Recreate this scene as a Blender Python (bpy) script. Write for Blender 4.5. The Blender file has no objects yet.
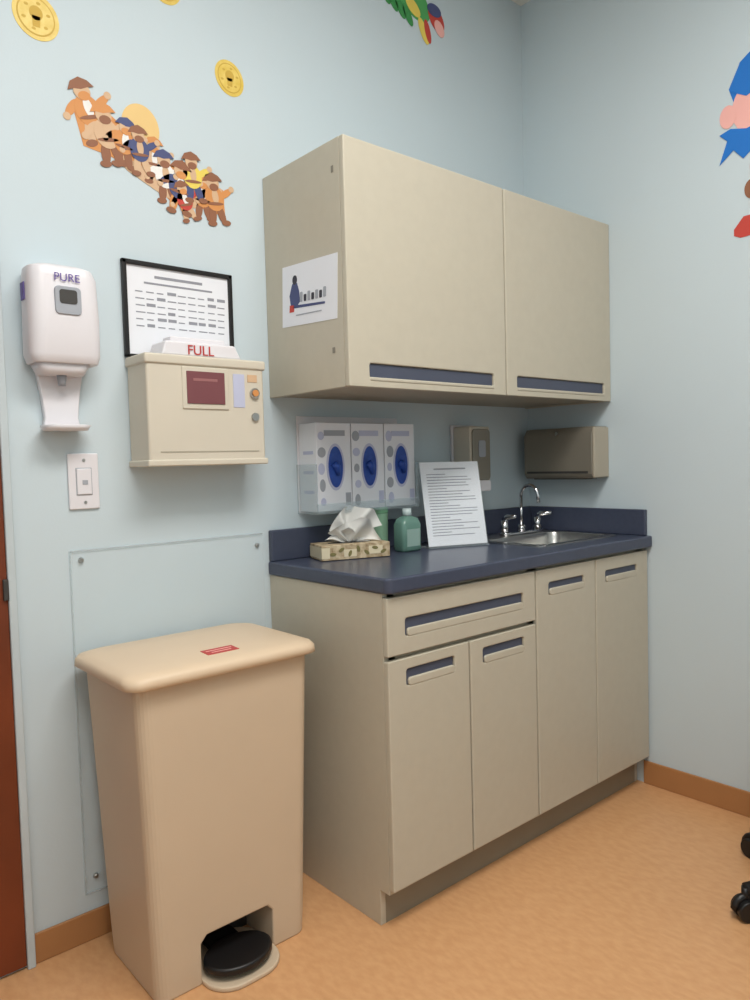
import bpy, bmesh, random
from math import *
from mathutils import Vector, Matrix, noise
random.seed(4)
sc=bpy.context.scene
sc.view_settings.view_transform='Standard'
try: sc.view_settings.look='None'
except Exception: pass
sc.view_settings.exposure=0.0

# ---------------------------------------------------------------- materials
def lin(c):
    o=[]
    for v in c:
        v/=255.0
        o.append(v/12.92 if v<=.04045 else ((v+.055)/1.055)**2.4)
    return o
MATS={}
def mat(name,rgb,rough=.5,metal=0,var=.04,scale=8,bump=0,bscale=200,coat=0,trans=0,alpha=1,ior=1.45,emis=0,rgb2=None):
    if name in MATS: return MATS[name]
    m=bpy.data.materials.new(name); m.use_nodes=True
    nt=m.node_tree; b=nt.nodes['Principled BSDF']
    b.inputs['Roughness'].default_value=rough
    b.inputs['Metallic'].default_value=metal
    b.inputs['Coat Weight'].default_value=coat
    b.inputs['Transmission Weight'].default_value=trans
    b.inputs['Alpha'].default_value=alpha
    b.inputs['IOR'].default_value=ior
    c=lin(rgb)
    tc=nt.nodes.new('ShaderNodeTexCoord')
    n=nt.nodes.new('ShaderNodeTexNoise'); n.inputs['Scale'].default_value=scale; n.inputs['Detail'].default_value=4
    nt.links.new(tc.outputs['Object'],n.inputs['Vector'])
    r=nt.nodes.new('ShaderNodeValToRGB')
    r.color_ramp.elements[0].position=.3; r.color_ramp.elements[1].position=.7
    c2=lin(rgb2) if rgb2 else [min(1,x*(1+var)) for x in c]
    c1=c if rgb2 else [x*(1-var) for x in c]
    r.color_ramp.elements[0].color=(*c1,1); r.color_ramp.elements[1].color=(*c2,1)
    nt.links.new(n.outputs['Fac'],r.inputs['Fac']); nt.links.new(r.outputs['Color'],b.inputs['Base Color'])
    if bump:
        n2=nt.nodes.new('ShaderNodeTexNoise'); n2.inputs['Scale'].default_value=bscale; n2.inputs['Detail'].default_value=3
        nt.links.new(tc.outputs['Object'],n2.inputs['Vector'])
        bp=nt.nodes.new('ShaderNodeBump'); bp.inputs['Strength'].default_value=bump; bp.inputs['Distance'].default_value=.002
        nt.links.new(n2.outputs['Fac'],bp.inputs['Height']); nt.links.new(bp.outputs['Normal'],b.inputs['Normal'])
    if emis:
        b.inputs['Emission Color'].default_value=(*c,1); b.inputs['Emission Strength'].default_value=emis
    MATS[name]=m; return m
WALL=mat('wall_paint',(193,206,212),.6,var=.015,scale=2,bump=.1,bscale=150)
CEIL=mat('ceiling_tile',(225,225,220),.9,bump=.3,bscale=80)
def floor_mat():
    m=mat('vinyl_floor',(209,160,114),.38,var=.015,scale=3)
    nt=m.node_tree; b=nt.nodes['Principled BSDF']
    ramp=[n for n in nt.nodes if n.type=='VALTORGB'][0]
    tc=[n for n in nt.nodes if n.type=='TEX_COORD'][0]
    n=nt.nodes.new('ShaderNodeTexNoise'); n.inputs['Scale'].default_value=60; n.inputs['Detail'].default_value=6
    mp=nt.nodes.new('ShaderNodeMapping'); mp.inputs['Scale'].default_value=(1,.5,1); mp.inputs['Rotation'].default_value=(0,0,.5)
    nt.links.new(tc.outputs['Object'],mp.inputs['Vector']); nt.links.new(mp.outputs['Vector'],n.inputs['Vector'])
    r=nt.nodes.new('ShaderNodeValToRGB'); r.color_ramp.elements[0].position=.35; r.color_ramp.elements[1].position=.65
    r.color_ramp.elements[0].color=(*lin((243,236,230)),1); r.color_ramp.elements[1].color=(1,1,1,1)
    nt.links.new(n.outputs['Fac'],r.inputs['Fac'])
    mx=nt.nodes.new('ShaderNodeMixRGB'); mx.blend_type='MULTIPLY'; mx.inputs[0].default_value=.8
    nt.links.new(ramp.outputs['Color'],mx.inputs[1]); nt.links.new(r.outputs['Color'],mx.inputs[2])
    nt.links.new(mx.outputs[0],b.inputs['Base Color'])
    return m
FLOOR=floor_mat()
BASEB=mat('baseboard_vinyl',(170,120,76),.45)
LAM=mat('beige_laminate',(187,180,163),.42,var=.02,scale=30,bump=.05,bscale=400)
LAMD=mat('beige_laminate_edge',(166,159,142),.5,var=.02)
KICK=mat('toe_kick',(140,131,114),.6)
NAVY=mat('navy_laminate',(66,72,90),.28,var=.06,scale=60)
SLOT=mat('slate_pull',(72,77,94),.45,var=.05)
BIN=mat('bin_plastic',(200,180,155),.45,var=.02,scale=5,bump=.08,bscale=300)
BINL=mat('bin_lid_plastic',(214,191,163),.42,var=.02,scale=5)
BLACK=mat('black_plastic',(22,21,22),.4)
DARK=mat('dark_grey',(60,58,56),.5)
WHITE=mat('white_plastic',(220,217,221),.35,var=.01)
PAPER=mat('paper_white',(226,228,234),.7,var=.01)
INK=mat('ink_grey',(142,144,152),.8)
INKD=mat('ink_dark',(60,60,70),.8)
RED=mat('label_red',(180,60,56),.5)
PURPLE=mat('label_purple',(96,78,150),.5)
IVORY=mat('ivory_box',(204,196,180),.45,var=.02)
CLEAR=mat('clear_acrylic',(235,245,248),.08,trans=.0,alpha=.08,ior=1.45)
CLEARE=mat('clear_acrylic_edge',(205,220,226),.2,alpha=.28)
STEEL=mat('stainless',(190,188,184),.28,metal=1,var=.03,scale=40)
CHROME=mat('chrome',(215,215,218),.08,metal=1)
BLUE=mat('glove_blue',(36,72,156),.5,var=.15,scale=60)
LAV=mat('box_lavender',(186,190,214),.6)
GREYP=mat('grey_print',(158,162,170),.6)
GREEN=mat('green_gel',(104,142,130),.15,alpha=.85)
LIME=mat('lime_green',(136,176,148),.5)
TISSUE=mat('tissue_paper',(225,224,220),.9,bump=.2,bscale=60)
TBOX=mat('tissue_box_print',(140,116,84),.6,scale=60,rgb2=(206,190,160))
TOWEL=mat('towel_dispenser_grey',(132,126,114),.35,metal=.3,var=.03)
TOWELL=mat('towel_dispenser_end',(170,162,146),.5)
WOOD=mat('door_wood',(112,52,26),.4,var=.2,scale=4)
FRAME=mat('door_frame_paint',(186,196,200),.5)
def flat(n,c): return mat(n,c,.6,var=.03)
GOLD=mat('sticker_gold',(212,180,70),.4,scale=40,rgb2=(228,202,110))
GOLDD=flat('sticker_gold_dark',(198,162,64))
S_OR=flat('sticker_orange',(206,140,80)); S_TAN=flat('sticker_tan',(206,172,138)); S_BR=flat('sticker_brown',(140,92,66))
S_BLUE=flat('sticker_blue',(28,112,196)); S_PINK=flat('sticker_pink',(236,176,168)); S_RED=flat('sticker_red',(190,66,56))
S_YEL=flat('sticker_yellow',(226,202,92)); S_GRN=flat('sticker_green',(76,158,88)); S_WH=flat('sticker_white',(228,226,222)); S_SUN=flat('sticker_sun',(224,190,126))
S_NAVY=flat('sticker_navy',(70,78,120)); S_DK=flat('sticker_black',(66,58,62))

# ---------------------------------------------------------------- helpers
XF=Matrix.Identity(4)
CUR=None
class Grp:
    def __init__(s,name): s.name=name; s.parts=[]
    def __enter__(s):
        global CUR; CUR=s; return s
    def __exit__(s,*a):
        global CUR,XF; CUR=None; XF=Matrix.Identity(4)
        pts=[o.matrix_world@v.co for o in s.parts for v in o.data.vertices]
        c=Vector(((min(p.x for p in pts)+max(p.x for p in pts))/2,(min(p.y for p in pts)+max(p.y for p in pts))/2,min(p.z for p in pts)))
        e=bpy.data.objects.new(s.name,None); e.empty_display_size=.1; e.location=c
        sc.collection.objects.link(e)
        for o in s.parts:
            for v in o.data.vertices: v.co-=c
            o.parent=e
def mk(name,bm,m,bevel=0,smooth=False,seg=3):
    bmesh.ops.recalc_face_normals(bm,faces=bm.faces)
    me=bpy.data.meshes.new(name); bm.to_mesh(me); bm.free()
    me.transform(XF)
    me.materials.append(m)
    o=bpy.data.objects.new(name,me); sc.collection.objects.link(o)
    if smooth or bevel:
        for p in me.polygons: p.use_smooth=bool(smooth)
    if bevel:
        md=o.modifiers.new('b','BEVEL'); md.width=bevel; md.segments=seg; md.limit_method='ANGLE'; md.angle_limit=radians(35)
        for p in me.polygons: p.use_smooth=True
        md2=o.modifiers.new('wn','WEIGHTED_NORMAL'); md2.keep_sharp=True
    if CUR: CUR.parts.append(o)
    return o
def addbox(bm,x0,x1,y0,y1,z0,z1):
    vs=[bm.verts.new((x,y,z)) for x in (x0,x1) for y in (y0,y1) for z in (z0,z1)]
    for f in ((0,1,3,2),(4,6,7,5),(0,4,5,1),(2,3,7,6),(0,2,6,4),(1,5,7,3)): bm.faces.new([vs[i] for i in f])
def box(name,x0,x1,y0,y1,z0,z1,m,bevel=0,seg=3):
    bm=bmesh.new(); addbox(bm,x0,x1,y0,y1,z0,z1); return mk(name,bm,m,bevel,seg=seg)
def boxes(name,L,m,bevel=0):
    bm=bmesh.new()
    for b in L: addbox(bm,*b)
    return mk(name,bm,m,bevel)
def prism(name,pts,axis,a0,a1,m,bevel=0,smooth=False):
    bm=bmesh.new()
    def P(p,a): return {'x':(a,p[0],p[1]),'y':(p[0],a,p[1]),'z':(p[0],p[1],a)}[axis]
    A=[bm.verts.new(P(p,a0)) for p in pts]; B=[bm.verts.new(P(p,a1)) for p in pts]
    bm.faces.new(A); bm.faces.new(B[::-1]); n=len(pts)
    for i in range(n): bm.faces.new([A[i],A[(i+1)%n],B[(i+1)%n],B[i]])
    return mk(name,bm,m,bevel,smooth)
def ell(cx,cy,rx,ry,n=32,rot=0):
    return [(cx+rx*cos(t)*cos(rot)-ry*sin(t)*sin(rot),cy+rx*cos(t)*sin(rot)+ry*sin(t)*cos(rot)) for t in [2*pi*i/n for i in range(n)]]
def rrect(x0,x1,y0,y1,r,n=6):
    P=[]
    for cx,cy,a in ((x1-r,y1-r,0),(x0+r,y1-r,90),(x0+r,y0+r,180),(x1-r,y0+r,270)):
        for i in range(n+1):
            t=radians(a+90*i/n); P.append((cx+r*cos(t),cy+r*sin(t)))
    return P
def cyl(name,p0,p1,r0,m,r1=None,n=24,bevel=0):
    r1=r0 if r1 is None else r1
    p0=Vector(p0);p1=Vector(p1);d=(p1-p0)
    bm=bmesh.new(); bmesh.ops.create_cone(bm,cap_ends=True,segments=n,radius1=r0,radius2=r1,depth=d.length)
    q=d.to_track_quat('Z','Y').to_matrix().to_4x4()
    bmesh.ops.transform(bm,matrix=Matrix.Translation((p0+p1)/2)@q,verts=bm.verts)
    o=mk(name,bm,m,bevel,True)
    if not bevel:
        for p in o.data.polygons: p.use_smooth=len(p.vertices)<=4
    return o
def tube(name,path,r,m,n=12,radii=None):
    P=[Vector(p) for p in path]; bm=bmesh.new(); rings=[]
    for i,p in enumerate(P):
        t=(P[min(i+1,len(P)-1)]-P[max(i-1,0)]).normalized()
        up=Vector((0,0,1)) if abs(t.z)<.95 else Vector((0,1,0))
        a=t.cross(up).normalized()
        if i and a.dot(pa)<0: a=-a
        b=a.cross(t).normalized(); pa=a
        rr=radii[i] if radii else r
        rings.append([bm.verts.new(p+rr*(a*cos(2*pi*k/n)+b*sin(2*pi*k/n))) for k in range(n)])
    for i in range(len(rings)-1):
        for k in range(n): bm.faces.new([rings[i][k],rings[i][(k+1)%n],rings[i+1][(k+1)%n],rings[i+1][k]])
    bm.faces.new(rings[0]); bm.faces.new(rings[-1])
    return mk(name,bm,m,0,True)
def loft(name,secs,m,bevel=0,smooth=True,caps=True):
    bm=bmesh.new(); R=[[bm.verts.new(p) for p in s] for s in secs]; n=len(R[0])
    for i in range(len(R)-1):
        for k in range(n): bm.faces.new([R[i][k],R[i][(k+1)%n],R[i+1][(k+1)%n],R[i+1][k]])
    if caps: bm.faces.new(R[0]); bm.faces.new(R[-1])
    return mk(name,bm,m,bevel,smooth)
def cut(o,c):
    # boolean difference: carve c out of o, then discard c
    if CUR and c in CUR.parts: CUR.parts.remove(c)
    md=o.modifiers.new('cut','BOOLEAN'); md.object=c; md.operation='DIFFERENCE'; md.solver='EXACT'
    bpy.context.view_layer.objects.active=o
    while o.modifiers.find('cut')>0:
        with bpy.context.temp_override(object=o): bpy.ops.object.modifier_move_to_index(modifier='cut',index=0)
    with bpy.context.temp_override(object=o): bpy.ops.object.modifier_apply(modifier='cut')
    bpy.data.objects.remove(c)
def text(name,s,size,m,mtx,ext=.0004,align='CENTER'):
    cu=bpy.data.curves.new(name,'FONT'); cu.body=s; cu.size=size; cu.extrude=ext; cu.align_x=align; cu.align_y='CENTER'
    o=bpy.data.objects.new(name+'_c',cu); sc.collection.objects.link(o)
    bpy.context.view_layer.update()
    me=bpy.data.meshes.new_from_object(o.evaluated_get(bpy.context.evaluated_depsgraph_get()))
    bpy.data.objects.remove(o)
    me.transform(XF@mtx); me.materials.clear(); me.materials.append(m)
    t=bpy.data.objects.new(name,me); sc.collection.objects.link(t)
    if CUR: CUR.parts.append(t)
    return t
RX=Matrix.Rotation(pi/2,4,'X')            # text facing -y
def onback(x,y,z,rot=0): return Matrix.Translation((x,y,z))@Matrix.Rotation(rot,4,'Y')@RX

# ---------------------------------------------------------------- room
XL,YF,ZC=-3.3,-3.1,3.0
box('floor',XL,0,YF,0,-.1,0,FLOOR)
box('ceiling',XL,0,YF,0,ZC,ZC+.1,CEIL)
box('wall_back',XL-.1,.1,0,.1,-.1,ZC+.1,WALL)
box('wall_right',0,.1,YF,0,-.1,ZC+.1,WALL)
box('wall_left',XL-.1,XL,YF,0,-.1,ZC+.1,WALL)
box('wall_front',XL-.1,.1,YF-.1,YF,-.1,ZC+.1,WALL)
box('baseboard_back',-1.985,-1.275,-.008,0,0,.075,BASEB,.003)
box('baseboard_right',-.008,0,YF,-.50,0,.085,BASEB,.003)
box('baseboard_left',XL,XL+.008,YF,0,0,.085,BASEB,.003)
box('baseboard_front',XL,0,YF,YF+.008,0,.085,BASEB,.003)
with Grp('door_1'):
    box('leaf',-2.93,-2.001,-.012,0,.008,2.06,WOOD,.003)
    boxes('frame',[(-2.001,-1.982,-.018,0,0,2.09),(-2.98,-2.93,-.018,0,0,2.09),(-2.93,-2.001,-.018,0,2.06,2.09)],FRAME,.003)
    cyl('rose',(-2.09,-.012,.95),(-2.09,-.03,.95),.028,DARK)
    tube('lever',[(-2.09,-.03,.95),(-2.09,-.06,.95),(-2.12,-.065,.95),(-2.20,-.065,.95)],.009,DARK)
    boxes('hinges',[(-2.012,-2.000,-.020,-.010,z,z+.05) for z in (.90,1.8)],DARK,.002)

# ---------------------------------------------------------------- pull door panel
def pull_panel(tag,x0,x1,z0,z1,yf,sx0,sx1,sz0,sz1,th=.018,lip=True):
    """slab front with a recessed full-width finger pull"""
    p=box(tag+'_panel',x0,x1,yf,yf+th,z0,z1,LAM)
    c=prism(tag+'_cutter',rrect(sx0,sx1,sz0-(.012 if lip else 0),sz1,.008),'y',yf-.02,yf+.013,LAM)
    cut(p,c)
    md=p.modifiers.new('b','BEVEL'); md.width=.003; md.segments=2; md.limit_method='ANGLE'; md.angle_limit=radians(40)
    box(tag+'_recess',sx0+.003,sx1-.003,yf+.006,yf+.013,sz0-(.010 if lip else -.002),sz1-.002,SLOT)
    if lip:
        prism(tag+'_lip',rrect(sx0+.008,sx1-.001,sz0-.013,sz0+.008,.008),'y',yf-.001,yf+.008,LAM,.003)

W=1.267; D=.5265
with Grp('base_cabinet'):
    prof=[(0,0),(-D+.055,0),(-D+.055,.095),(-D+.018,.095),(-D+.018,.871),(0,.871)]
    prism('side_left',prof,'x',-W,-W+.018,LAM,.001)
    prism('side_right',prof,'x',-.02,-.002,LAM)
    box('bottom_shelf',-W+.018,-.02,-D+.018,-.02,.095,.113,LAM)
    box('back_panel',-W+.018,-.02,-.02,-.004,.1,.868,LAM)
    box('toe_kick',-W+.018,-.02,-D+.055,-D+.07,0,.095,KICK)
    boxes('face_frame',[(-W+.018,-.02,-D+.018,-D+.034,.84,.871),(-W+.018,-.02,-D+.018,-D+.034,.69,.72),(-W+.018,-W+.04,-D+.018,-D+.034,.1,.868),(-.06,-.02,-D+.018,-D+.034,.1,.868),(-.685,-.64,-D+.018,-D+.034,.1,.868)],LAMD)
    pull_panel('drawer',-W,-.668,.712,.861,-D,-1.205,-.725,.768,.803)
    pull_panel('door_a',-W,-.968,.108,.700,-D,-1.205,-1.025,.640,.672)
    pull_panel('door_b',-.962,-.668,.108,.700,-D,-.91,-.725,.640,.672)
    pull_panel('door_c',-.661,-.347,.108,.861,-D,-.60,-.41,.790,.818)
    pull_panel('door_d',-.341,-.012,.108,.861,-D,-.285,-.085,.790,.818)

with Grp('countertop'):
    top=prism('slab',[(-W-.006,0),(-W-.006,-D-.002),(-W+.006,-D-.014),(-.001,-D-.014),(-.001,0)],'z',.872,.912,NAVY)
    c=prism('hole',rrect(-.49,-.075,-.42,-.16,.04),'z',.8,1,NAVY); cut(top,c)
    md=top.modifiers.new('b','BEVEL'); md.width=.006; md.segments=3; md.limit_method='ANGLE'; md.angle_limit=radians(40)
    box('backsplash_back',-W-.002,-.001,-.02,-.001,.912,1.006,NAVY,.004)
    box('backsplash_right',-.02,-.001,-D+.005,-.021,.912,1.006,NAVY,.004)
with Grp('sink'):
    rim=prism('rim',rrect(-.515,-.05,-.445,-.075,.045),'z',.9125,.9155,STEEL)
    c=prism('rc',rrect(-.483,-.082,-.413,-.167,.04),'z',.85,1,STEEL); cut(rim,c)
    s=[]
    for k,z in ((0,.914),(.004,.90),(.01,.80),(.03,.775)):
        s.append([(p[0],p[1],z) for p in rrect(-.483+k,-.082-k,-.413+k,-.167-k,.04)])
    bm=bmesh.new(); R=[[bm.verts.new(p) for p in q] for q in s]; n=len(R[0])
    for i in range(3):
        for k in range(n): bm.faces.new([R[i][k],R[i][(k+1)%n],R[i+1][(k+1)%n],R[i+1][k]])
    bm.faces.new(R[-1])
    mk('basin',bm,STEEL,0,True)
    cyl('drain',(-.28,-.29,.775),(-.28,-.29,.779),.035,CHROME)
with Grp('faucet'):
    prism('deck_plate',rrect(-.33,-.09,-.145,-.095,.024),'z',.9158,.926,CHROME,.003)
    pth=[(-.21,-.12,.925),(-.21,-.12,.99),(-.21,-.12,1.055)]
    for i in range(0,13):
        t=pi*i/12*.95; pth.append((-.21,-.16+.04*cos(t),1.055+.045*sin(t)))
    pth.append((-.21,-.202,1.035))
    tube('gooseneck',pth,.0065,CHROME)
    cyl('neck_collar',(-.21,-.12,.924),(-.21,-.12,.95),.017,CHROME,.012)
    for i,x in enumerate((-.31,-.11)):
        cyl('handle_body_%d'%i,(x,-.12,.924),(x,-.12,.972),.017,CHROME,.013)
        tube('handle_blade_%d'%i,[(x,-.12,.972),(x,-.135,.985),(x+(-.01 if i==0 else .01),-.18,.99)],.007,CHROME,radii=[.012,.01,.006])

# ---------------------------------------------------------------- wall cabinet
WU=1.246; DU=.3814; U0,U1=1.402,2.0465
with Grp('wall_cabinet'):
    box('carcass_left',-WU,-WU+.018,-DU+.019,-.001,U0,U1,LAM,.001)
    box('carcass_right',-.019,-.001,-DU+.019,-.001,U0,U1,LAM)
    box('carcass_top',-WU+.018,-.019,-DU+.019,-.001,U1-.018,U1,LAM)
    box('carcass_bottom',-WU+.018,-.019,-DU+.019,-.001,U0+.004,U0+.02,LAMD)
    box('carcass_back',-WU+.018,-.019,-.012,-.001,U0+.02,U1-.018,LAM)
    pull_panel('door_left',-WU,-.607,U0,U1,-DU,-1.175,-.665,1.426,1.466,lip=False)
    pull_panel('door_right',-.601,-.002,U0,U1,-DU,-.55,-.045,1.426,1.466,lip=False)
    boxes('pull_ledge',[(-1.175,-.665,-DU-.002,-DU+.012,1.419,1.429),(-.55,-.045,-DU-.002,-DU+.012,1.419,1.429)],LAM,.003)
    boxes('hinge_plates',[(-WU-.0015,-WU,-.340,-.330,1.963,1.98),(-WU-.0015,-WU,-.325,-.314,1.495,1.51)],TOWEL,.0007)
with Grp('cabinet_notice_sheet'):
    def T(y,z): 
        a=radians(3); return (-.215+(y*cos(a)-z*sin(a)),1.675+(y*sin(a)+z*cos(a)))
    def TS(name,pts,m,k): prism(name,[T(*p) for p in pts],'x',-WU-.0012-.0004*k,-WU-.0002-.0004*k,m)
    TS('sheet',[(-.128,-.085),(.128,-.085),(.128,.085),(-.128,.085)],PAPER,0)
    TS('print_figure',[(.085,-.03),(.058,-.034),(.04,-.02),(.045,.01),(.055,.032),(.068,.04),(.08,.03),(.092,.0)],S_NAVY,1)
    TS('print_head',ell(.066,.042,.011,.013),INKD,2)
    TS('print_scarf',[(.092,-.046),(.07,-.046),(.068,-.028),(.09,-.026)],S_RED,2)
    TS('print_base',[(.075,-.036),(-.075,-.04),(-.075,-.034),(.07,-.028)],S_NAVY,2)
    for i,ch in enumerate((.016,.011,.015,.011,.014,.012,.016)): TS('print_letter_%d'%i,rrect(.034-.018*i-.006,.034-.018*i+.006,-.022,-.022+ch*1.7,.003),INKD if i%2 else GREYP,3)
    TS('print_rule',[(.06,-.058),(-.06,-.058),(-.06,-.055),(.06,-.055)],GREYP,2)

# ---------------------------------------------------------------- step bin
with Grp('step_on_trash_can'):
    def sec(x0,x1,y0,y1,r,z): return [(p[0],p[1],z) for p in rrect(x0,x1,y0,y1,r)]
    body=loft('body',[sec(-1.822,-1.418,-.352,-.075,.03,0),sec(-1.825,-1.416,-.354,-.072,.03,.05),sec(-1.848,-1.392,-.367,-.045,.03,.715),sec(-1.849,-1.391,-.368,-.043,.03,.725)],BIN)
    c=prism('cutr',[(-1.715,-.02),(-1.715,.098),(-1.700,.114),(-1.535,.114),(-1.52,.098),(-1.52,-.02)],'y',-.45,-.22,BIN); cut(body,c)
    for p in body.data.polygons: p.use_smooth=False
    md=body.modifiers.new('b','BEVEL'); md.width=.004; md.segments=2; md.limit_method='ANGLE'; md.angle_limit=radians(50)
    loft('lid',[sec(-1.864,-1.380,-.380,-.035,.035,.723),sec(-1.874,-1.371,-.390,-.03,.04,.727),sec(-1.874,-1.371,-.390,-.03,.045,.743),sec(-1.867,-1.378,-.383,-.035,.045,.752),sec(-1.845,-1.40,-.36,-.05,.05,.758),sec(-1.76,-1.485,-.28,-.13,.06,.762)],BINL)
    boxes('hinge_lugs',[(-1.75,-1.70,-.034,-.018,.70,.745),(-1.55,-1.50,-.034,-.018,.70,.745)],BINL,.004)
    prism('pedal',[(p[0],p[1]) for p in ell(-1.620,-.355,.086,.066)],'z',.024,.044,BLACK,.006)
    box('pedal_arm',-1.662,-1.578,-.35,-.225,.024,.036,BLACK,.004)
    prism('pedal_tray',rrect(-1.715,-1.52,-.43,-.22,.07),'z',.0,.012,BIN,.004)
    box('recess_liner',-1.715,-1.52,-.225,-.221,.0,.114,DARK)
    XF=Matrix.Translation((-1.615,-.312,.7603))@Matrix.Rotation(radians(3),4,'X')
    box('label',-.042,.042,-.020,.020,-.002,.0012,RED,.0005)
    boxes('label_text',[(-.034,.034,.004,.008,.001,.0016),(-.026,.026,-.010,-.006,.001,.0016)],S_PINK)
    XF=Matrix.Identity(4)

# ---------------------------------------------------------------- left wall fittings
with Grp('clear_wall_protector'):
    box('sheet',-1.852,-1.29,-.004,-.001,.12,1.0,CLEAR)
    boxes('edges',[(-1.854,-1.850,-.0048,-.001,.12,1.0),(-1.85,-1.29,-.0048,-.001,.997,1.001),(-1.85,-1.29,-.0048,-.001,.119,.122)],CLEARE)
    for i,(x,z) in enumerate(((-1.825,.975),(-1.31,.965),(-1.825,.16),(-1.31,.16))):
        cyl('screw_%d'%i,(x,-.001,z),(x,-.008,z),.007,STEEL,.005)
with Grp('hand_sanitizer_dispenser'):
    def s2(x0,x1,y0,y1,r,z): return [(p[0],p[1],z) for p in rrect(x0,x1,y0,y1,r)]
    loft('housing',[s2(-1.935,-1.785,-.085,-.001,.02,1.455),s2(-1.945,-1.780,-.098,-.001,.03,1.475),s2(-1.945,-1.78,-.105,-.001,.035,1.56),s2(-1.943,-1.782,-.10,-.001,.035,1.655),s2(-1.938,-1.79,-.09,-.001,.03,1.678),s2(-1.92,-1.805,-.075,-.001,.03,1.686)],WHITE,.003)
    prism('window',rrect(-1.892,-1.832,1.565,1.63,.01),'y',-.1085,-.10,GREYP,.002)
    prism('window_dark',rrect(-1.882,-1.842,1.59,1.622,.006),'y',-.110,-.1085,DARK)
    text('logo','PURE',.026,PURPLE,onback(-1.862,-.1045,1.650))
    boxes('side_label',[(-1.9465,-1.9445,-.06,-.035,1.60,1.64)],PURPLE)
    loft('nozzle_skirt',[s2(-1.915,-1.815,-.07,-.001,.02,1.43),s2(-1.93,-1.80,-.08,-.001,.02,1.457)],WHITE)
    prism('stem',[(-1.915,1.44),(-1.905,1.38),(-1.90,1.33),(-1.905,1.302),(-1.815,1.302),(-1.82,1.33),(-1.815,1.38),(-1.805,1.44)],'y',-.02,-.001,WHITE,.004)
    loft('drip_tray',[s2(-1.91,-1.81,-.075,-.001,.03,1.298),s2(-1.917,-1.803,-.085,-.001,.035,1.310),s2(-1.913,-1.807,-.081,-.001,.035,1.311),s2(-1.90,-1.82,-.068,-.012,.025,1.304)],WHITE)
    cyl('nozzle',(-1.865,-.045,1.432),(-1.865,-.045,1.405),.012,GREYP,.008)
with Grp('light_switch_plate'):
    box('plate',-1.848,-1.772,-.007,-.001,1.103,1.243,WHITE,.003)
    box('rocker',-1.828,-1.792,-.011,-.006,1.14,1.205,WHITE,.002)
    boxes('rocker_gap',[(-1.830,-1.79,-.0075,-.0065,1.138,1.207),(-1.815,-1.802,-.0125,-.011,1.165,1.176)],GREYP)
    for i,z in enumerate((1.12,1.226)): cyl('screw_%d'%i,(-1.8085,-.006,z),(-1.8085,-.0085,z),.004,STEEL)
with Grp('picture_frame'):
    x0,x1,z0,z1=-1.69,-1.368,1.493,1.745
    boxes('frame',[(x0,x1,-.014,-.001,z1-.012,z1),(x0,x1,-.014,-.001,z0,z0+.008),(x0,x0+.012,-.014,-.001,z0,z1),(x1-.012,x1,-.014,-.001,z0,z1)],BLACK,.002)
    box('certificate',x0+.010,x1-.010,-.007,-.002,z0+.006,z1-.010,PAPER)
    L=[(-1.60,-1.46,-.0076,-.0069,1.705,1.712),(-1.63,-1.43,-.0076,-.0069,1.688,1.693)]
    for i in range(6):
        z=1.665-i*.018
        for x in [-1.655+.03*k for k in range(9)]:
            L.append((x,x+.018+.008*random.random(),-.0076,-.0069,z,z+.003+.005*(random.random()>.7)))
    boxes('text_lines',L,INK)
with Grp('sharps_disposal_box'):
    box('cabinet',-1.685,-1.342,-.12,-.001,1.212,1.478,IVORY,.008)
    box('lid_lip',-1.69,-1.337,-.125,-.001,1.464,1.490,IVORY,.006)
    boxes('base_lip',[(-1.69,-1.337,-.124,-.001,1.205,1.222)],IVORY,.004)
    prism('container_top',[(-1.635,1.49),(-1.622,1.528),(-1.42,1.528),(-1.40,1.49)],'y',-.105,-.02,WHITE,.006)
    box('container_ridge',-1.60,-1.44,-.085,-.04,1.525,1.543,WHITE,.004)
    text('full_label','FULL',.036,RED,onback(-1.525,-.1065,1.506),.001)
    box('window_bezel',-1.590,-1.455,-.1235,-.118,1.352,1.462,IVORY,.003)
    box('window',-1.578,-1.468,-.126,-.122,1.366,1.450,mat('window_maroon',(120,72,76),.25),.001)
    boxes('window_text',[(-1.56,-1.49,-.1264,-.1258,1.425,1.432)],mat('window_maroon_print',(150,100,100),.4))
    cyl('lock_ring',(-1.375,-.12,1.40),(-1.375,-.128,1.40),.014,CHROME)
    cyl('lock_dot',(-1.375,-.128,1.40),(-1.375,-.131,1.40),.009,S_OR)
    cyl('keyhole_disc',(-1.375,-.12,1.335),(-1.375,-.127,1.335),.011,STEEL)
    boxes('stickers',[(-1.44,-1.405,-.1215,-.119,1.36,1.45)],LAV)
    boxes('sticker_red',[(-1.395,-1.365,-.1215,-.119,1.43,1.450)],S_TAN)
    prism('panel_seam',[(-1.655,1.24),(-1.365,1.24),(-1.365,1.243),(-1.655,1.243)],'y',-.121,-.1195,LAMD)

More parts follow.
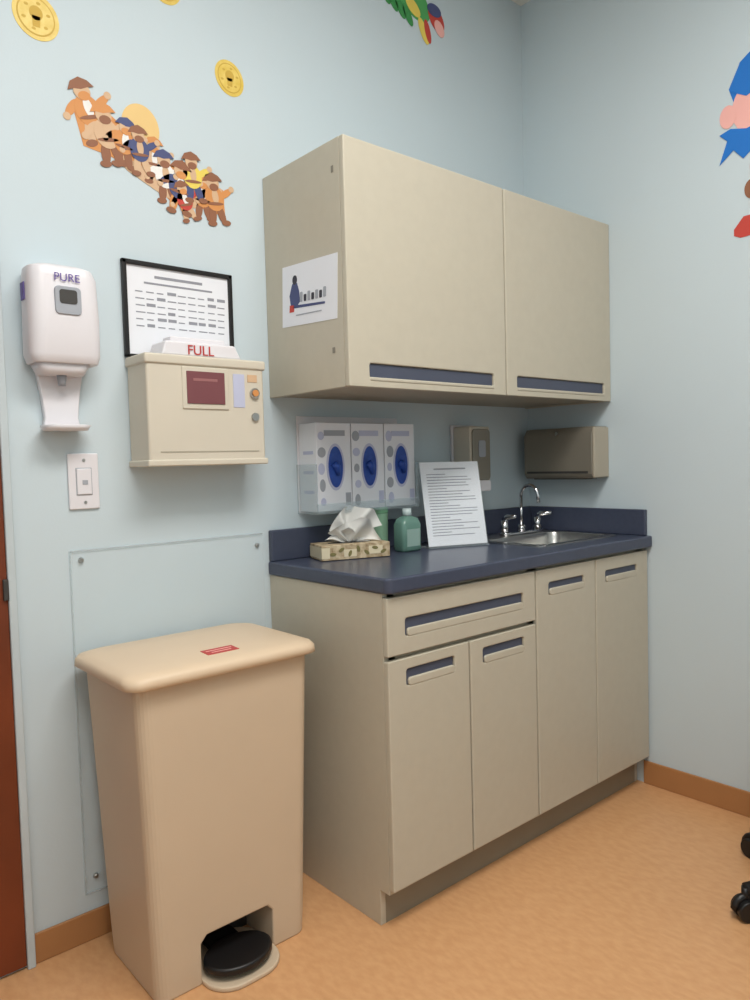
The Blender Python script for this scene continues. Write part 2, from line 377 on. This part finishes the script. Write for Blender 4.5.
# ---------------------------------------------------------------- glove boxes
with Grp('glove_box_holder'):
    box('backplate',-1.155,-.735,-.006,-.001,1.05,1.35,WHITE,.002)
    boxes('shelf_rails',[(-1.158,-.732,-.103,-.001,1.048,1.055),(-1.158,-.732,-.103,-.100,1.055,1.08),(-1.158,-1.153,-.103,-.001,1.055,1.2),(-.737,-.732,-.103,-.001,1.055,1.2)],CLEARE,.001)
    for i in range(3):
        x=-1.150+i*.137
        box('glove_box_%d'%i,x,x+.133,-.096,-.007,1.056,1.325,PAPER,.002)
        cx=x+.071
        prism('oval_rim_%d'%i,ell(cx,1.19,.035,.072),'y',-.0972,-.0955,LAV)
        prism('oval_opening_%d'%i,ell(cx,1.19,.028,.063),'y',-.0982,-.0965,BLUE)
        tube('glove_tuft_%d'%i,[(cx-.006,-.097,1.20),(cx,-.103,1.19),(cx+.008,-.101,1.165)],.01,BLUE,radii=[.014,.012,.006])
        for k in range(5):
            prism('print_blob_%d_%d'%(i,k),ell(x+.016+.008*random.random(),1.085+.05*k,.009+.006*random.random(),.012+.007*random.random()),'y',-.0972,-.0955,GREYP if (i+k)%2 else LAV)
        boxes('head_print_%d'%i,[(x+.03,x+.11,-.0972,-.0955,1.285,1.302),(x+.108,x+.128,-.0972,-.0955,1.07,1.11)],LAV if i else GREYP)
    boxes('end_print',[(-1.1515,-1.1495,-.08,-.03,1.11+.06*k,1.12+.06*k) for k in range(3)],LAV)
with Grp('soap_dispenser'):
    box('backplate',-.468,-.345,-.012,-.001,1.085,1.33,WHITE,.003)
    box('housing',-.462,-.352,-.095,-.010,1.10,1.322,IVORY,.008)
    prism('front_cover',rrect(-.455,-.360,1.125,1.312,.015),'y',-.102,-.094,TOWEL,.003)
    prism('level_window',rrect(-.425,-.388,1.21,1.27,.008),'y',-.104,-.1015,GREYP)
    prism('push_bar',rrect(-.45,-.365,1.085,1.125,.01),'y',-.108,-.05,WHITE,.003)
with Grp('paper_towel_dispenser'):
    bm=bmesh.new()
    pr=[(-.001,1.12),(-.09,1.12),(-.102,1.135),(-.102,1.285),(-.085,1.312),(-.001,1.312)]
    A=[bm.verts.new((x,-.363,z)) for x,z in pr]; B_=[bm.verts.new((x,-.055,z)) for x,z in pr]
    bm.faces.new(A); bm.faces.new(B_[::-1])
    for i in range(6): bm.faces.new([A[i],A[(i+1)%6],B_[(i+1)%6],B_[i]])
    mk('housing',bm,TOWEL,.004)
    box('end_cap',-.098,-.002,-.370,-.362,1.124,1.308,TOWELL,.003)
    box('front_slot',-.104,-.100,-.345,-.07,1.14,1.148,DARK)
    box('mouth',-.085,-.02,-.33,-.09,1.117,1.122,BLACK)
    cyl('lock',(-.102,-.21,1.29),(-.104,-.21,1.29),.007,CHROME)

# ---------------------------------------------------------------- counter items
with Grp('tissue_box'):
    XF=Matrix.Translation((-1.055,-.125,.9135))@Matrix.Rotation(radians(-18),4,'Z')
    box('carton',-.11,.11,-.055,.055,0,.045,TBOX,.002)
    boxes('carton_print',[(-.1105,-.085,-.056,.056,.006,.038),(-.04,.0,-.056,-.0545,.008,.03),(.04,.085,-.056,-.0545,.012,.036)],mat('tissue_box_cream',(210,198,170),.6))
    for k in range(7): prism('carton_leaf_%d'%k,ell(-.075+.027*k,.018+.012*(k%2),.010,.005,16,.6*k),'y',-.0567,-.0548,mat('tissue_box_olive',(120,112,70),.6))
    prism('slot',ell(0,0,.07,.022),'z',.0445,.0465,DARK)
    def sheet(name,H,w0,w1,lean,off,ph):
        bm=bmesh.new(); nu,nv=36,16; G=[]
        for j in range(nv+1):
            v=j/nv; row=[]
            for i in range(nu+1):
                u=i/nu; w=w0+w1*v
                x=(u-.5)*2*w+lean*v*v+.010*sin(v*5+u*3+ph)
                y=off*v+.014*sin(u*13+v*2+ph)*(.35+v)+.012*v*sin(u*5+ph)
                z=.044+H*v*(.55+.45*sin(u*pi+.2*ph)+.13*sin(u*9+ph))-.03*v*v*abs(u-.5)*2
                row.append(bm.verts.new((x,y,max(z,.047))))
            G.append(row)
        for j in range(nv):
            for i in range(nu): bm.faces.new([G[j][i],G[j][i+1],G[j+1][i+1],G[j+1][i]])
        mk(name,bm,TISSUE,0,True)
    sheet('tissue',.125,.03,.045,.03,.012,0); sheet('tissue_fold',.085,.028,.055,.01,-.03,1.3); sheet('tissue_tail',.05,.03,.055,-.02,-.01,2.6)
with Grp('hand_gel_bottle'):
    cx,cy=-.84,-.155
    def s3(w,d,z,r=.014): return [(p[0],p[1],z) for p in rrect(cx-w,cx+w,cy-d,cy+d,r)]
    loft('bottle',[s3(.037,.024,.9135),s3(.041,.028,.920),s3(.041,.028,1.00),s3(.034,.022,1.018),s3(.015,.0145,1.026),s3(.015,.0145,1.03)],GREEN)
    box('label',cx-.028,cx+.028,cy-.0288,cy-.0275,.93,.985,mat('gel_label',(140,166,158),.5))
    cyl('cap',(cx,cy,1.027),(cx,cy,1.05),.016,mat('gel_cap',(190,205,205),.4),.014)
with Grp('lotion_tub'):
    cyl('tub',(-.88,-.06,.913),(-.88,-.06,1.035),.030,LIME,.032,bevel=.003)
    cyl('tub_lid',(-.88,-.06,1.035),(-.88,-.06,1.065),.033,mat('mint_lid',(134,190,150),.5),bevel=.003)
with Grp('notice_in_sign_stand'):
    ang=atan2(-.07,.205)
    B0=Matrix.Translation((-.660,-.212,.9135))@Matrix.Rotation(ang,4,'Z')
    XF=B0@Matrix.Rotation(radians(-12),4,'X')
    box('sheet',-.110,.110,-.001,.001,.006,.288,PAPER)
    boxes('holder',[(-.112,.112,-.003,-.0015,.002,.290),],CLEAR)
    L=[(-.06,.06,-.0014,-.0009,.262,.267)]
    for i in range(22):
        z=.245-i*.0098
        L.append((-.09,-.09+.18*(.6+.4*random.random()) if i%5 else -.02,-.0014,-.0009,z,z+.0028))
    boxes('text_lines',L,INK)
    XF=B0
    boxes('foot',[(-.112,.112,-.01,.06,0,.003)],CLEARE)

# ---------------------------------------------------------------- stickers
def st(name,pts,m,k=0): prism(name,pts,'y',-.0012-.0004*k,-.0003-.0004*k,m)
def coin(x,z,r,rx=.85):
    with Grp('gold_coin_decal'):
        st('disc',ell(x,z,r*rx,r,40,.5),GOLD,0); st('ring',ell(x,z,r*rx*.82,r*.82,40,.5),GOLDD,1); st('face',ell(x,z,r*rx*.76,r*.76,40,.5),GOLD,2)
        st('skull',ell(x,z+r*.12,r*.28,r*.3),GOLDD,3); st('jaw',[(x-r*.15,z-r*.45),(x+r*.15,z-r*.45),(x+r*.17,z),(x-r*.17,z)],GOLDD,3)
        for k in range(6):
            t=k*pi/3+.3; st('mark_%d'%k,ell(x+r*rx*.56*cos(t),z+r*.56*sin(t),r*.09,r*.06),GOLDD,3)
coin(-1.870,2.288,.056,.95); coin(-1.345,2.305,.050,.9); coin(-1.535,2.492,.052,.9)
def pirate(x,z,s,hat,coat,leg,i,tilt=0):
    def q(a,b):
        c,d=cos(tilt),sin(tilt); return (x+s*(a*c-b*d),z+s*(a*d+b*c))
    P=lambda L:[q(*p) for p in L]
    E=lambda a,b,ra,rb,r=0:[q(*p) for p in ell(a,b,ra,rb,20,r)]
    k=(i%4)*2
    st('leg_l_%d'%i,E(-.18,-.62,.16,.36,-.15),leg,k+1); st('leg_r_%d'%i,E(.2,-.60,.16,.36,.25),leg,k+1)
    st('boot_l_%d'%i,E(-.26,-.95,.2,.11),S_BR,k+2); st('boot_r_%d'%i,E(.36,-.92,.2,.11),S_BR,k+2)
    st('arm_l_%d'%i,E(-.5,.12,.34,.13,.7),coat,k+1); st('arm_r_%d'%i,E(.52,.2,.36,.13,.5),coat,k+1)
    st('hand_l_%d'%i,E(-.74,-.1,.12,.12),S_TAN,k+2); st('hand_r_%d'%i,E(.82,.38,.12,.12),S_TAN,k+2)
    st('coat_%d'%i,E(0,.0,.42,.48),coat,k+2)
    st('shirt_%d'%i,E(.04,.08,.14,.3),S_TAN if i%2 else S_WH,k+3)
    st('belt_%d'%i,E(0,-.2,.36,.06),S_BR,k+4)
    st('head_%d'%i,E(.02,.56,.27,.27),S_TAN,k+4)
    st('beard_%d'%i,E(.04,.42,.2,.14),S_BR if i%2 else S_OR,k+5)
    st('hat_%d'%i,P([(-.42,.64),(-.2,.66),(.02,.62),(.25,.66),(.46,.66),(.3,.86),(.05,.98),(-.25,.88)]),hat,k+5)
with Grp('pirate_crew_decal'):
    st('sun',ell(-1.618,2.095,.052,.060),S_SUN,0)
    st('ship_deck',[(-1.79,2.09),(-1.72,2.12),(-1.60,2.04),(-1.48,2.00),(-1.38,1.985),(-1.375,1.91),(-1.45,1.92),(-1.54,1.92),(-1.60,1.965),(-1.70,2.0),(-1.77,2.01)],S_OR,0)
    st('ship_hull',[(-1.70,2.02),(-1.60,1.99),(-1.45,1.94),(-1.47,1.915),(-1.56,1.93),(-1.66,1.975)],S_TAN,1)
    C=[(-1.755,2.10,.080,S_BR,S_OR,S_TAN,.35),(-1.71,2.055,.078,S_OR,S_TAN,S_BR,.2),(-1.665,2.045,.066,S_NAVY,S_OR,S_BR,-.1),(-1.625,2.035,.064,S_BR,S_NAVY,S_TAN,.1),
       (-1.585,2.02,.062,S_OR,S_TAN,S_NAVY,0),(-1.555,1.985,.070,S_NAVY,S_WH,S_BR,.1),(-1.515,1.965,.074,S_BR,S_NAVY,S_OR,-.1),(-1.475,2.00,.068,S_BR,S_YEL,S_NAVY,.1),
       (-1.445,1.955,.066,S_OR,S_OR,S_BR,0),(-1.408,1.955,.072,S_BR,S_OR,S_BR,.15),(-1.50,1.93,.055,S_BR,S_RED,S_TAN,.3)]
    for i,(x,z,s_,h,c,l,t) in enumerate(C): pirate(x,z,s_,h,c,l,i,t)
with Grp('parrot_decal'):
    st('body',ell(-.60,2.80,.085,.055,32,-.5),S_GRN,0)
    st('wing_left',ell(-.69,2.80,.085,.045,32,-.35),S_GRN,1)
    for k in range(4): st('feather_%d'%k,ell(-.735+.035*k,2.775-.012*k,.038,.016,20,-1.0),mat('sticker_dark_green',(60,140,76),.6),2)
    st('belly',ell(-.605,2.775,.04,.022,24,-.6),S_YEL,3)
    st('tail_a',ell(-.555,2.71,.045,.018,24,-1.1),S_YEL,2); st('tail_b',ell(-.535,2.715,.04,.014,24,-1.3),S_RED,3)
    st('wing_right',ell(-.49,2.775,.05,.034,24,-.9),S_RED,2); st('wing_tip',ell(-.475,2.745,.03,.022,24,-.9),S_PINK,3); st('wing_edge',ell(-.50,2.80,.035,.022),S_NAVY,4)
    st('head',ell(-.57,2.87,.045,.05),S_GRN,1); st('beak',[(-.54,2.88),(-.50,2.86),(-.53,2.84)],S_YEL,2)
def sx(name,pts,m,k=0): prism(name,pts,'x',-.0012-.0005*k,-.0003-.0005*k,m)
with Grp('pirate_figure_decal'):
    sx('hair_back',[(-.835,2.30),(-.815,2.36),(-.85,2.43),(-.91,2.47),(-1.02,2.48),(-1.10,2.40),(-1.10,2.22),(-.95,2.25)],S_BLUE,0)
    sx('face',ell(-.93,2.285,.105,.10),S_PINK,1)
    sx('nose',ell(-.812,2.275,.026,.036),S_PINK,2)
    sx('eye',ell(-.905,2.32,.016,.026),S_WH,2); sx('pupil',ell(-.90,2.315,.007,.012),S_DK,3)
    sx('bandana',[(-.82,2.35),(-.85,2.43),(-.91,2.47),(-1.02,2.48),(-1.06,2.37),(-.95,2.35),(-.87,2.32)],S_BLUE,3)
    sx('beard',[(-.785,2.225),(-.81,2.20),(-.785,2.13),(-.83,2.165),(-.86,2.13),(-.90,2.16),(-.98,2.12),(-1.04,2.2),(-.98,2.24),(-.87,2.22),(-.82,2.235)],S_BLUE,3)
    sx('torso',[(-.94,2.15),(-1.06,2.16),(-1.12,1.98),(-1.0,1.90),(-.92,1.98)],S_YEL,0)
    sx('arm',ell(-.91,2.07,.05,.022,20,1.1),S_RED,1)
    sx('hand',ell(-.885,2.03,.022,.03),S_BR,2)
    sx('legs',[(-.95,1.96),(-1.10,1.96),(-1.12,1.80),(-.97,1.80)],S_NAVY,0)
    sx('boot',[(-.83,1.915),(-.86,1.95),(-.98,1.95),(-1.0,1.89),(-.85,1.885),(-.83,1.895)],S_RED,1)

# ---------------------------------------------------------------- office chair (edge of view)
with Grp('rolling_office_chair'):
    cx,cy=-.328,-1.262; r=.29
    cyl('hub',(cx,cy,.07),(cx,cy,.13),.04,BLACK)
    cyl('gas_lift',(cx,cy,.12),(cx,cy,.40),.025,DARK)
    for i in range(5):
        a=radians(145+72*i); dx,dy=cos(a),sin(a)
        rr=min(r,(-.042-cx)/dx) if dx>0 else r
        tube('leg_%d'%i,[(cx,cy,.10),(cx+dx*rr*.5,cy+dy*rr*.5,.092),(cx+dx*rr,cy+dy*rr,.078)],.02,BLACK,radii=[.026,.022,.016])
        px,py=cx+dx*rr,cy+dy*rr
        cyl('stem_%d'%i,(px,py,.045),(px,py,.085),.010,BLACK)
        for k in (-1,1):
            cyl('wheel_%d_%d'%(i,k+1),(px-dy*.006*k,py+dx*.006*k,.028),(px-dy*.024*k,py+dx*.024*k,.028),.028,BLACK,bevel=.004)
        tube('caster_hood_%d'%i,[(px+dx*.03*cos(t),py+dy*.03*cos(t),.03+.03*sin(t)) for t in [pi*j/8 for j in range(9)]],.010,BLACK)
    loft('seat',[[(cx+.02+p[0],cy+p[1],z) for p in ell(0,0,rr,rr)] for z,rr in ((.40,.15),(.41,.20),(.44,.225),(.47,.225),(.485,.20),(.488,.12))],mat('black_vinyl',(34,33,36),.45),0)
    tube('back_post',[(cx+.1,cy-.12,.42),(cx+.12,cy-.22,.44),(cx+.13,cy-.26,.6),(cx+.12,cy-.25,.72)],.018,BLACK)
    XF=Matrix.Translation((cx+.10,cy-.22,.80))@Matrix.Rotation(radians(25),4,'Z')
    prism('backrest',rrect(-.18,.18,-.16,.16,.06),'y',-.03,.03,MATS['black_vinyl'],.02)
    XF=Matrix.Identity(4)

# ---------------------------------------------------------------- lights
def troffer(x,y,sx_,sy_,power,i):
    with Grp('ceiling_light_panel'):
        boxes('trim',[(x-sx_/2-.03,x-sx_/2,y-sy_/2-.03,y+sy_/2+.03,ZC-.02,ZC),(x+sx_/2,x+sx_/2+.03,y-sy_/2-.03,y+sy_/2+.03,ZC-.02,ZC),(x-sx_/2,x+sx_/2,y-sy_/2-.03,y-sy_/2,ZC-.02,ZC),(x-sx_/2,x+sx_/2,y+sy_/2,y+sy_/2+.03,ZC-.02,ZC)],WHITE)
        box('diffuser',x-sx_/2,x+sx_/2,y-sy_/2,y+sy_/2,ZC-.008,ZC-.002,mat('diffuser',(255,250,240),.5,emis=3))
    l=bpy.data.lights.new('troffer_light','AREA'); l.shape='RECTANGLE'; l.size=sx_; l.size_y=sy_; l.energy=power; l.color=(1,.975,.935)
    o=bpy.data.objects.new('troffer_light',l); o.location=(x,y,ZC-.025); sc.collection.objects.link(o)
troffer(-1.55,-1.5,1.2,.6,38,0)
troffer(-2.5,-2.2,.6,1.2,24,1)
w=bpy.data.worlds.new('world'); sc.world=w; w.use_nodes=True
w.node_tree.nodes['Background'].inputs[0].default_value=(.8,.85,.9,1); w.node_tree.nodes['Background'].inputs[1].default_value=.3

# ---------------------------------------------------------------- camera
a,p,ro=.7130,.0494,-.0277
d=Vector((sin(a)*cos(p),cos(a)*cos(p),-sin(p))); Rv=Vector((cos(a),-sin(a),0)); Uv=Rv.cross(d)
R2=Rv*cos(ro)+Uv*sin(ro); U2=-Rv*sin(ro)+Uv*cos(ro)
cam=bpy.data.cameras.new('camera'); co=bpy.data.objects.new('camera',cam); sc.collection.objects.link(co)
m=Matrix((R2,U2,-d)).transposed().to_4x4(); m.translation=Vector((-2.4831,-1.9001,1.1984))
co.matrix_world=m
cam.sensor_fit='VERTICAL'; cam.sensor_height=24; cam.lens=.7451*24; cam.clip_start=.02
sc.camera=co
